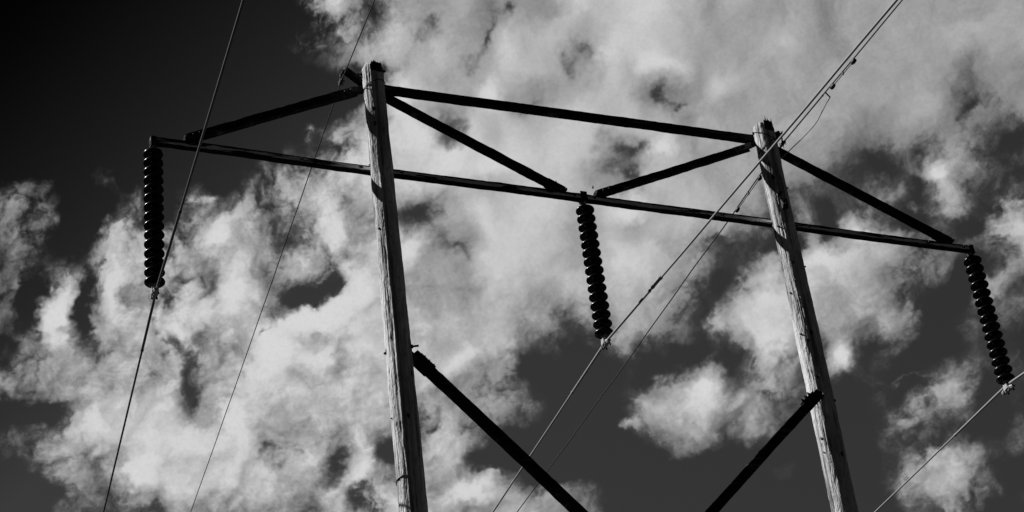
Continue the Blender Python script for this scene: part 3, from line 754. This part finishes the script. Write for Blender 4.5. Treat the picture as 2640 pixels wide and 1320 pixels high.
def pole_bolt(which, th_off, z, r=.012, length=.05, washer=.026, lift=-.004, mat=None):
    p, nrm = on_pole(which, th_off, z, lift)
    o = obj('bolt', bolt_bm(p, nrm, r, length, washer), mat or M_steel, pole1 if which == 1 else pole2, loc=p)
    return o
# pole one
pole_bolt(1, -1.50, 20.92, .016, .09, .035)
pole_bolt(1, 1.45, 20.93, .012, .035, .02)
pole_bolt(1, -.25, 20.18, .014, .03, .022)
pole_bolt(1, -1.55, 16.30, .012, .035, .035)
pole_bolt(1, 1.50, 16.36, .018, .10, .04)
pole_bolt(1, -.78, 18.18, .009, .02, .013)
pole_bolt(1, -1.35, 19.30, .007, .02, .012)
pole_bolt(1, -1.2, 15.3, .007, .02, .012)
# pole two
for to, z, w in ((-.55, 19.10, .012), (-1.3, 20.98, .02), (.35, 20.45, .018), (.1, 18.42, .018), (-.05, 18.1, .012), (-.70, 17.95, .012), (.0, 17.80, .012),
                 (-.52, 17.24, .014), (-.02, 17.10, .020), (.15, 19.62, .02), (.35, 19.66, .018), (-.62, 15.57, .018), (-.66, 15.36, .01), (1.45, 16.17, .02),
                 (1.45, 18.4, .012), (-1.4, 19.25, .012), (.1, 16.5, .02), (1.4, 19.8, .012)):
    pole_bolt(2, to, min(z, 20.9), w*.6, .022, w)

# dark sheet saddle wrapped over the ragged front of each pole top
def top_saddle(which, a0, a1, z0, z1, spikes):
    bm = bmesh.new()
    n = 14
    rows = []
    for side in (0, 1):
        row_lo, row_hi = [], []
        for k in range(n+1):
            t = k/n
            th = a0+(a1-a0)*t
            lift = .010 if side else .003
            p, _ = on_pole(which, th, z0+.010*math.sin(t*9), lift)
            q, _ = on_pole(which, th, z1+spikes[k % len(spikes)], lift-.006)
            row_lo.append(bm.verts.new(p)); row_hi.append(bm.verts.new(q))
        rows.append((row_lo, row_hi))
    (al, ah), (bl, bh) = rows
    for k in range(n):
        bm.faces.new((al[k], al[k+1], ah[k+1], ah[k]))
        bm.faces.new((bl[k+1], bl[k], bh[k], bh[k+1]))
        bm.faces.new((al[k+1], al[k], bl[k], bl[k+1]))
        bm.faces.new((ah[k], ah[k+1], bh[k+1], bh[k]))
    bm.faces.new((al[0], ah[0], bh[0], bl[0])); bm.faces.new((al[n], bl[n], bh[n], ah[n]))
    return bm
obj('saddle_plate', top_saddle(1, -.12, 1.0, 20.85, 21.01, [0, .02, .0, .045, .01, .03, .0, .0, .01, 0]), M_steel, pole1)
obj('saddle_plate', top_saddle(2, .15, 1.15, 20.83, 21.00, [0, .03, .0, .09, .0, .02, .06, 0, .03, 0]), M_steel, pole2)

# beams and braces stand on the far side of the poles
YB = .24
crossarm = obj('crossarm', timber((-3.10, YB, 19.385), (9.37, YB, 19.39), .112, .085, 1.3, .010), M_arm, tower, loc=(3.1, YB, 19.39))
top_beam = obj('top_beam', timber((.02, YB, 20.862), (6.08, YB, 20.945), .125, .095, 2.9, .008), M_brace, tower, loc=(3, YB, 20.9))

def brace(p0, p1, h, d, seed, fit0=None, fit1=None):
    o = obj('brace', timber(p0, p1, h, d, seed), M_brace, tower, loc=p0)
    p0, p1 = Vector(p0), Vector(p1)
    ax = (p1-p0).normalized(); az = ax.cross(Y3).normalized()
    if az.z < 0: az = -az
    def fitting(p, direction, ln, hh, yo):
        bm = bmesh.new()
        # two straps clasping the timber and running on past its end
        for sy in (-1, 1):
            box_on(bm, p+Y3*(sy*(d/2+.006))+direction*(ln*.5-.16), direction, Y3, direction.cross(Y3), ln+.24, .010, hh, .002)
        box_on(bm, p+direction*(-.05), direction, Y3, direction.cross(Y3), .16, d+.03, hh*.5, .004)
        f = obj('strap_fitting', bm, M_steel, o, loc=p)
        for t in (-.20, -.10, ln*.72):
            obj('bolt', bolt_bm(p+direction*t-Y3*(d/2+.010), -Y3, .010, .04, .018), M_steel, o, loc=p)
    if fit0: fitting(p0, -ax, *fit0)
    if fit1: fitting(p1, ax, *fit1)
    return o, ax, az

# outer left brace: crossarm end up to pole one
b1, ax, az = brace((-2.62, YB, 19.495), (-.20, YB, 20.765), .125, .10, 4.1, (.02, .10, 0), (.20, .07, 0))
# V braces to the middle of the crossarm
b2, ax, az = brace((.10, YB+.01, 20.80), (2.76, YB+.01, 19.47), .115, .10, 5.7, None, (.02, .10, 0))
b3, ax, az = brace((3.26, YB+.01, 19.49), (5.86, YB+.01, 20.77), .108, .10, 6.3, (.02, .09, 0), (.12, .09, 0))
# outer right brace
b4, ax, az = brace((6.12, YB+.01, 20.92), (9.02, YB+.01, 19.485), .122, .10, 7.9, None, (.02, .10, 0))
for p in ((2.66, YB, 19.60), (3.22, YB, 19.60), (8.35, YB, 19.87)):
    obj('bolt', bolt_bm(p, (0.1, 0, 1), .008, .05, .012), M_steel, crossarm, loc=p)
for x in (-2.4, -1.05, -.22, .35, 2.9, 3.2, 4.7, 5.2, 6.6, 8.6, 9.2):
    obj('bolt', bolt_bm((x, YB-.0425, 19.395), (0, -1, 0), .009, .03, .020), M_steel, crossarm, loc=(x, YB-.04, 19.395))
# gusset irons under the middle
bm = bmesh.new()
box_on(bm, (3.04, YB-.048, 19.40), X3, Y3, Z3, .10, .012, .16, .002)
box_on(bm, (3.04, YB+.048, 19.40), X3, Y3, Z3, .10, .012, .16, .002)
box_on(bm, (3.04, YB, 19.315), X3, Y3, Z3, .09, .10, .014, .002)
obj('hanger_plate', bm, M_steel, crossarm, loc=(3.04, YB, 19.4))
for x in (-3.06, 9.34):
    bm = bmesh.new()
    box_on(bm, (x, YB-.048, 19.37), X3, Y3, Z3, .075, .012, .155, .002)
    box_on(bm, (x, YB+.048, 19.37), X3, Y3, Z3, .075, .012, .155, .002)
    box_on(bm, (x, YB, 19.305), X3, Y3, Z3, .07, .10, .014, .002)
    obj('hanger_plate', bm, M_steel, crossarm, loc=(x, YB, 19.4))

# X brace: one timber behind the poles, one in front
def xbrace(p0, p1, h, d, seed):
    o = obj('brace', timber(p0, p1, h, d, seed), M_brace, tower, loc=p0)
    p0, p1 = Vector(p0), Vector(p1)
    for p, q in ((p0, p1), (p1, p0)):
        ax = (q-p).normalized(); az = ax.cross(Y3).normalized()
        if az.z < 0: az = -az
        bm = bmesh.new()
        for sy in (-1, 1):
            box_on(bm, p+Y3*(sy*(d/2+.006))+ax*.06, ax, Y3, az, .30, .010, h*1.02, .002)
        box_on(bm, p+ax*.10+az*(h/2+.012), ax, Y3, az, .26, d*.9, .022, .003)
        obj('strap_fitting', bm, M_steel, o, loc=p)
        for t in (.02, .10, .18):
            obj('bolt', bolt_bm(p+ax*t+az*(h/2+.020), az, .011, .045, .018), M_steel, o, loc=p)
    return o, (p1-p0).normalized()
xa, axa = xbrace((.33, .20, 16.345), (5.90, .20, 10.55), .142, .11, 11.3)
xb, axb = xbrace((5.80, -.225, 16.10), (.14, -.225, 10.38), .135, .10, 12.9)
# end irons that reach the poles
def end_iron(p, q, par, w=.03, knob=True):
    bm = bmesh.new()
    ring_tube(bm, [p, q], w, 8)
    if knob:
        ring_tube(bm, [Vector(q)+Vector((0, 0, -.01)), Vector(q)+Vector((0.0, 0, .07))], w*.8, 8)
    obj('end_iron', bm, M_steel, par, loc=p)
end_iron((.36, .20, 16.33), (.20, .13, 16.42), xa, .028)
end_iron((.30, .10, 16.30), (.17, .05, 16.34), xa, .022, False)
end_iron((5.82, -.225, 16.12), (5.93, -.17, 16.17), xb, .032)
end_iron((5.90, .20, 10.56), (6.0, .10, 10.5), xa, .03, False)
end_iron((.14, -.225, 10.40), (.06, -.14, 10.35), xb, .03, False)
# irons from outer braces to poles
end_iron((-.22, YB, 20.76), (-.02, YB-.05, 20.86), b1, .03, False)
end_iron((5.90, YB, 20.79), (6.02, YB-.05, 20.84), b3, .035, False)

# short arms that carry the shield wires out from the pole tops
def stub(p0, p1, seed):
    o = obj('shield_wire_arm', timber(p0, p1, .095, .095, seed, .002, .03), M_brace, tower, loc=p0)
    obj('bolt', bolt_bm(Vector(p1)+Vector((0, -.05, -.02)), (0, -1, 0), .012, .05, .022), M_hw, o, loc=p1)
    return o
st1 = stub((.0, YB, 20.86), (-.345, YB, 21.12), 21.0)
st2 = stub((6.10, YB, 20.87), (6.47, YB, 21.13), 22.0)
# small fittings on pole two
p, nrm = on_pole(2, .42, 19.44)
bm = bmesh.new()
box_on(bm, p+nrm*.02, nrm, nrm.cross(Z3), Z3, .05, .09, .16, .006)
ring_tube(bm, [p+nrm*.045+Z3*(.055), p+nrm*.075+Z3*.05, p+nrm*.08+Z3*.01, p+nrm*.05-Z3*.03], .009, 8)
obj('cable_bracket', bm, M_steel, pole2, loc=p)
bm = bmesh.new()
rp = [p+nrm*(.06+.012*math.sin(t))+nrm.cross(Z3)*(.02-.035*math.cos(t))*.7+Z3*(.045*math.sin(t)) for t in [k*.5 for k in range(9)]]
ring_tube(bm, rp, .006, 6)
obj('cable_eye', bm, M_hw, pole2, loc=p)

# ------------------------------------------------------------------ insulator strings
def lathe(bm, c, prof, seg=28):
    c = Vector(c)
    rings = []
    for r, z in prof:
        if r <= 1e-6: rings.append([bm.verts.new(c+Vector((0, 0, z)))])
        else: rings.append([bm.verts.new(c+Vector((r*math.cos(2*math.pi*k/seg), r*math.sin(2*math.pi*k/seg), z))) for k in range(seg)])
    for i in range(len(rings)-1):
        a, b = rings[i], rings[i+1]
        for k in range(seg):
            if len(a) == 1: bm.faces.new((a[0], b[(k+1) % seg], b[k]))
            elif len(b) == 1: bm.faces.new((a[k], a[(k+1) % seg], b[0]))
            else: bm.faces.new((a[k], a[(k+1) % seg], b[(k+1) % seg], b[k]))

ZTOP, PITCHZ, ND = 19.187, .1455, 15
WD = Vector((.1005, 1, 0)).normalized()
def make_disc_meshes():
    bm = bmesh.new()
    lathe(bm, (0, 0, 0), [(0, .046), (.050, .046), (.074, .040), (.096, .029), (.113, .016), (.1235, .004), (.1280, -.008), (.1275, -.018), (.1215, -.025),
                          (.112, -.012), (.100, -.004), (.094, -.030), (.088, -.004), (.074, .000), (.068, -.032), (.061, 0), (.048, .002), (.042, -.028), (.030, -.004), (0, -.004)], 36)
    bm2 = bmesh.new()
    lathe(bm2, (0, 0, 0), [(0, .088), (.018, .088), (.034, .082), (.044, .068), (.046, .045), (.052, .032), (0, .030)], 20)
    lathe(bm2, (0, 0, 0), [(0, -.003), (.012, -.003), (.012, -.050), (.018, -.056), (0, -.060)], 14)
    return bm, bm2

def make_string():
    root = empty('insulator_string', (-3.055, YB, 19.30))
    # shackle
    bm = bmesh.new()
    ring_tube(bm, [Vector((-3.055, YB+.035*math.cos(t), 19.318+.03*math.sin(t)-.015)) for t in [k*math.pi/8 for k in range(-1, 10)]], .010, 8)
    ring_tube(bm, [(-3.055, YB, 19.325), (-3.055, YB, 19.268)], .013, 8)
    obj('shackle', bm, M_hw, root, smooth=True, loc=(-3.055, YB, 19.30))
    b1, b2 = make_disc_meshes()
    first = None
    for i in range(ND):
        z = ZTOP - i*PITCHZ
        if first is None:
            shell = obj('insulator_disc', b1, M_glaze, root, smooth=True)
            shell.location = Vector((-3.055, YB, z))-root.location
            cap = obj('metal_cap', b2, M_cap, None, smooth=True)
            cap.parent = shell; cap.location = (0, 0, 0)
            first = (shell, cap)
        else:
            s = first[0].copy(); C.objects.link(s); s.parent = root
            s.rotation_euler = (rnd.uniform(-.025, .025), rnd.uniform(-.025, .025), rnd.uniform(0, 6))
            s.location = Vector((-3.055, YB, z))-root.location
            c = first[1].copy(); C.objects.link(c); c.parent = s
    zb = ZTOP-(ND-1)*PITCHZ
    # socket clevis and suspension clamp
    zw = 17.0
    bm = bmesh.new()
    ring_tube(bm, [(-3.055, YB, zb-.045), (-3.055, YB, zb-.075)], .024, 10)
    sd = WD.cross(Z3)
    for s in (-1, 1):
        q = Vector((-3.055, YB, 0))+sd*(.030*s)
        a = [bm.verts.new(q+sd*dx*s+WD*w+Z3*z) for dx in (0, .012) for w, z in ((-.022, zb-.050), (.022, zb-.050), (.055, zw+.01), (.045, zw-.035), (-.045, zw-.035), (-.055, zw+.01))]
        bm.faces.new(a[:6]); bm.faces.new(a[6:][::-1])
        for k in range(6): bm.faces.new((a[k], a[(k+1) % 6], a[6+(k+1) % 6], a[6+k]))
    obj('clevis', bm, M_hw, root, smooth=False, loc=(-3.055, YB, zb-.07))
    bm = bmesh.new()
    side = WD.cross(Z3)
    c = Vector((-3.055, YB, zw-.016))
    n = 12
    rings = []
    for k in range(n+1):
        t = -1+2*k/n
        w = .034*(1-.25*t*t); h = .044*(1-.55*t*t)
        cc = c+WD*(.15*t)+Z3*(-.010*t*t)
        # follows the cable, lower on the near side
        cc.z += (.118 if t > 0 else .235)*.15*t
        rings.append([bm.verts.new(cc+side*x*w+Z3*y*h) for x, y in ((-1, .5), (-1.1, -.1), (-.6, -1), (.6, -1), (1.1, -.1), (1, .5))])
    for k in range(n):
        for j in range(6):
            bm.faces.new((rings[k][j], rings[k][(j+1) % 6], rings[k+1][(j+1) % 6], rings[k+1][j]))
    bm.faces.new(rings[0][::-1]); bm.faces.new(rings[-1])
    obj('clamp_body', bm, M_hw, root, smooth=False, loc=c)
    for t in (-.075, .075):
        bm = bmesh.new()
        q = c+WD*t+Z3*((.118 if t > 0 else .235)*t)
        ring_tube(bm, [q+side*.034+Z3*(-.05), q+side*.034+Z3*.035, q+side*.012+Z3*.058, q-side*.012+Z3*.058, q-side*.034+Z3*.035, q-side*.034+Z3*(-.05)], .0065, 7)
        for s in (-1, 1):
            ring_tube(bm, [q+side*.034*s+Z3*(-.036), q+side*.034*s+Z3*(-.056)], .013, 6)
        obj('clamp_bolt', bm, M_steel, root, loc=q)
    return root

def copy_tree(o, parent=None):
    c = o.copy(); C.objects.link(c)
    if parent is not None: c.parent = parent
    for ch in list(o.children): copy_tree(ch, c)
    return c

string1 = make_string()
string2 = copy_tree(string1); string2.location.x = 3.045
string3 = copy_tree(string1); string3.location.x = 9.325
string2.scale = (1.03, 1.03, 1.012); string3.scale = (1.08, 1.08, 1.024)
string1.scale = (1.03, 1.03, 1.0)
for s, t in ((string1, 'dark string of porcelain discs hanging from the left end of the crossarm'),
             (string2, 'dark string of porcelain discs hanging from the middle of the crossarm between the two poles'),
             (string3, 'dark string of porcelain discs hanging from the far right end of the crossarm')):
    tag(s, t, 'insulator', 'insulator strings hanging from the crossarm')

# ------------------------------------------------------------------ conductors and shield wires
K = .1005
def cable_point(x0, z0, y, near, far, curv=.0005):
    d = y-YB
    z = z0 + (far*d if d > 0 else near*d) + curv*d*d
    return Vector((x0+K*d, y, z))

def cable(name, x0, z0, near, far, rad, mat, span=150.0, wob=0.0, seed=0):
    ys = []
    y = -span
    while y < span:
        ys.append(y)
        a = abs(y-YB)
        y += .08 if a < 3 else (.3 if a < 14 else (1.0 if a < 40 else 4.0))
    bm = bmesh.new()
    pts = []
    for y in ys:
        p = cable_point(x0, z0, y, near, far)
        if wob:
            p += Vector((mnoise.noise(Vector((y*.55, seed, 0))), 0, mnoise.noise(Vector((y*.55, seed, 5)))))*wob
        pts.append(p)
    ring_tube(bm, pts, rad, 12)
    o = obj(name, bm, mat, smooth=True, loc=(x0, YB, z0))
    return o

def sleeve(par, x0, z0, near, far, ya, yb, rad, name='armor_rods', mat=None, off=(0, 0, 0), bulges=(), ends=True):
    bm = bmesh.new()
    n = max(4, int((yb-ya)/.03))
    pts, rr = [], []
    for k in range(n+1):
        y = ya+(yb-ya)*k/n
        pts.append(cable_point(x0, z0, y, near, far)+Vector(off))
        r = rad
        t = min(k, n-k)/n*(yb-ya)
        if ends and t < .05: r = rad*(1.25 if t > .015 else 1.12)
        for by, bw, br in bulges:
            r += br*max(0, 1-abs(y-by)/bw)
        rr.append(r)
    ring_tube(bm, pts, rr, 12)
    return obj(name, bm, mat or M_wire, par, smooth=True, loc=pts[0])

SPECS = [(-3.036, 17.015, .2385, .118), (3.042, 16.965, .2345, .1285), (9.318, 16.985, .2450, .1160)]
con1 = cable('conductor', *SPECS[0], .0142, M_wire_dim)
con2 = cable('conductor', *SPECS[1], .0135, M_wire, wob=.004, seed=3)
con3 = cable('conductor', *SPECS[2], .0138, M_wire)
sleeve(con1, *SPECS[0], -2.2, 1.93, .0180, mat=M_wire_dim)
sleeve(con2, *SPECS[1], -1.62, 1.85, .0172)
sleeve(con2, *SPECS[1], -2.05, -1.70, .0195, 'cable_wrap')
sleeve(con3, *SPECS[2], -1.9, 2.0, .0175)
tag(con1, 'thick power cable clamped under the left insulator string, crossing the left end of the crossarm', 'power cable', 'thick power cables on the insulator strings')
tag(con2, 'thick power cable under the middle insulator string, crossing in front of the right pole', 'power cable', 'thick power cables on the insulator strings')
tag(con3, 'thick power cable clamped under the right insulator string at the edge of the view', 'power cable', 'thick power cables on the insulator strings')

SH = [(-.395, 20.915, .231, .137), (6.491, 20.955, .219, .139)]
sh1 = cable('shield_wire', *SH[0], .0078, M_thin, wob=.004, seed=11)
sh2 = cable('shield_wire', *SH[1], .0100, M_thin, wob=.012, seed=17)
sleeve(sh2, *SH[1], -1.3, .9, .0115, 'armor_rods', M_thin)
tag(sh1, 'thin overhead wire carried at the top of the left pole', 'overhead wire', 'thin shield wires at the pole tops')
tag(sh2, 'thin overhead wire carried at the top of the right pole, with small weights on it', 'overhead wire', 'thin shield wires at the pole tops')

def shield_clamp(x, z, sx, top):
    root = empty('wire_clamp', (x, YB, z))
    bm = bmesh.new()
    side = WD.cross(Z3)
    ring_tube(bm, [Vector(top), Vector((x+.01*sx, YB, z+.10)), Vector((x, YB, z+.03))], .012, 8)
    ring_tube(bm, [Vector(top)+Vector((0, -.06, .0)), Vector(top)+Vector((0, .06, 0))], .014, 8)
    obj('link', bm, M_cap, root, smooth=True, loc=(x, YB, z))
    bm = bmesh.new()
    c = Vector((x, YB, z-.008))
    pts = [c+WD*t+Z3*((.137 if t > 0 else .22)*t) for t in (-.10, -.05, 0, .05, .10)]
    ring_tube(bm, pts, [.014, .024, .030, .024, .014], 10)
    obj('clamp_body', bm, M_cap, root, smooth=True, loc=c)
    for t in (-.045, .045):
        bm = bmesh.new()
        q = c+WD*t+Z3*(.18*t)
        ring_tube(bm, [q+side*.03+Z3*(-.04), q+side*.03+Z3*.03, q-side*.03+Z3*.03, q-side*.03+Z3*(-.04)], .006, 6)
        obj('clamp_bolt', bm, M_steel, root, loc=q)
    return root
c1 = shield_clamp(-.395, 20.915, -1, (-.375, YB, 21.07))
tag(c1, 'small metal clamp holding the thin wire to the short arm at the left pole top', 'wire clamp', 'clamps holding the thin wires')
c2 = shield_clamp(6.491, 20.955, 1, (6.475, YB, 21.08))
tag(c2, 'small dark clamp holding the thin wire to the short arm at the right pole top', 'wire clamp', 'clamps holding the thin wires')

def damper(x0, z0, near, far, ya, yb, label):
    pa, pb = cable_point(x0, z0, ya, near, far), cable_point(x0, z0, yb, near, far)
    mid = cable_point(x0, z0, (ya+yb)/2, near, far)
    root = empty('vibration_damper', mid)
    ax = (pb-pa).normalized()
    bm = bmesh.new()
    lo = Vector((0, 0, -.045))
    ring_tube(bm, [pa+lo, mid+lo*.9, pb+lo], .0065, 7)
    obj('messenger_cable', bm, M_thin, root, smooth=True, loc=mid)
    for p, s in ((pa, 1), (pb, -1)):
        bm = bmesh.new()
        q = p+lo*1.0
        ring_tube(bm, [q-ax*s*.045, q-ax*s*.035, q+ax*s*.01, q+ax*s*.06, q+ax*s*.075], [.012, .030, .032, .024, .010], 10)
        obj('weight', bm, M_steel, root, smooth=True, loc=q)
    bm = bmesh.new()
    box_on(bm, mid+lo*.5, ax, ax.cross(Z3).normalized(), Z3, .04, .022, .065, .003)
    obj('clamp', bm, M_steel, root, loc=mid)
    return tag(root, label, 'damper', 'dampers on the thin wire at the right pole')
damper(*SH[1], -2.36, -1.62, 'weighted damper on the thin wire up to the right of the right pole top')
damper(*SH[1], 1.20, 2.22, 'weighted damper on the thin wire just left of the right pole, above the crossarm')

# bonding lead looping from the thin wire down to pole two
ctrl = [(6.335, -1.42, 20.585), (6.372, -1.38, 20.55), (6.445, -1.30, 20.60), (6.461, -1.20, 20.615), (6.478, -1.0, 20.600), (6.471, -.75, 20.548), (6.408, -.45, 20.515), (6.373, -.20, 20.528), (6.30, .0, 20.49), (6.20, .09, 20.42), (6.19, .12, 20.2)]
def spline(c, per=8):
    c = [Vector(p) for p in c]; out = []
    for i in range(len(c)-1):
        p0, p1, p2, p3 = c[max(i-1, 0)], c[i], c[i+1], c[min(i+2, len(c)-1)]
        for k in range(per):
            t = k/per
            out.append(.5*((2*p1)+(p2-p0)*t+(2*p0-5*p1+4*p2-p3)*t*t+(3*p1-p0-3*p2+p3)*t**3))
    return out+[c[-1]]
bm = bmesh.new()
ring_tube(bm, spline(ctrl[2:]), .0070, 8)
lead = obj('grounding_lead', bm, M_wire, smooth=True, loc=ctrl[2])
bm = bmesh.new()
ring_tube(bm, [Vector((6.345, -1.36, 20.62)), Vector((6.40, -1.33, 20.60)), Vector((6.445, -1.30, 20.60)), Vector((6.462, -1.19, 20.615))], .011, 8)
obj('connector', bm, M_hw, lead, smooth=True, loc=ctrl[2])
tag(lead, 'slack thin lead looping from the overhead wire down behind the right pole top', 'ground wire')
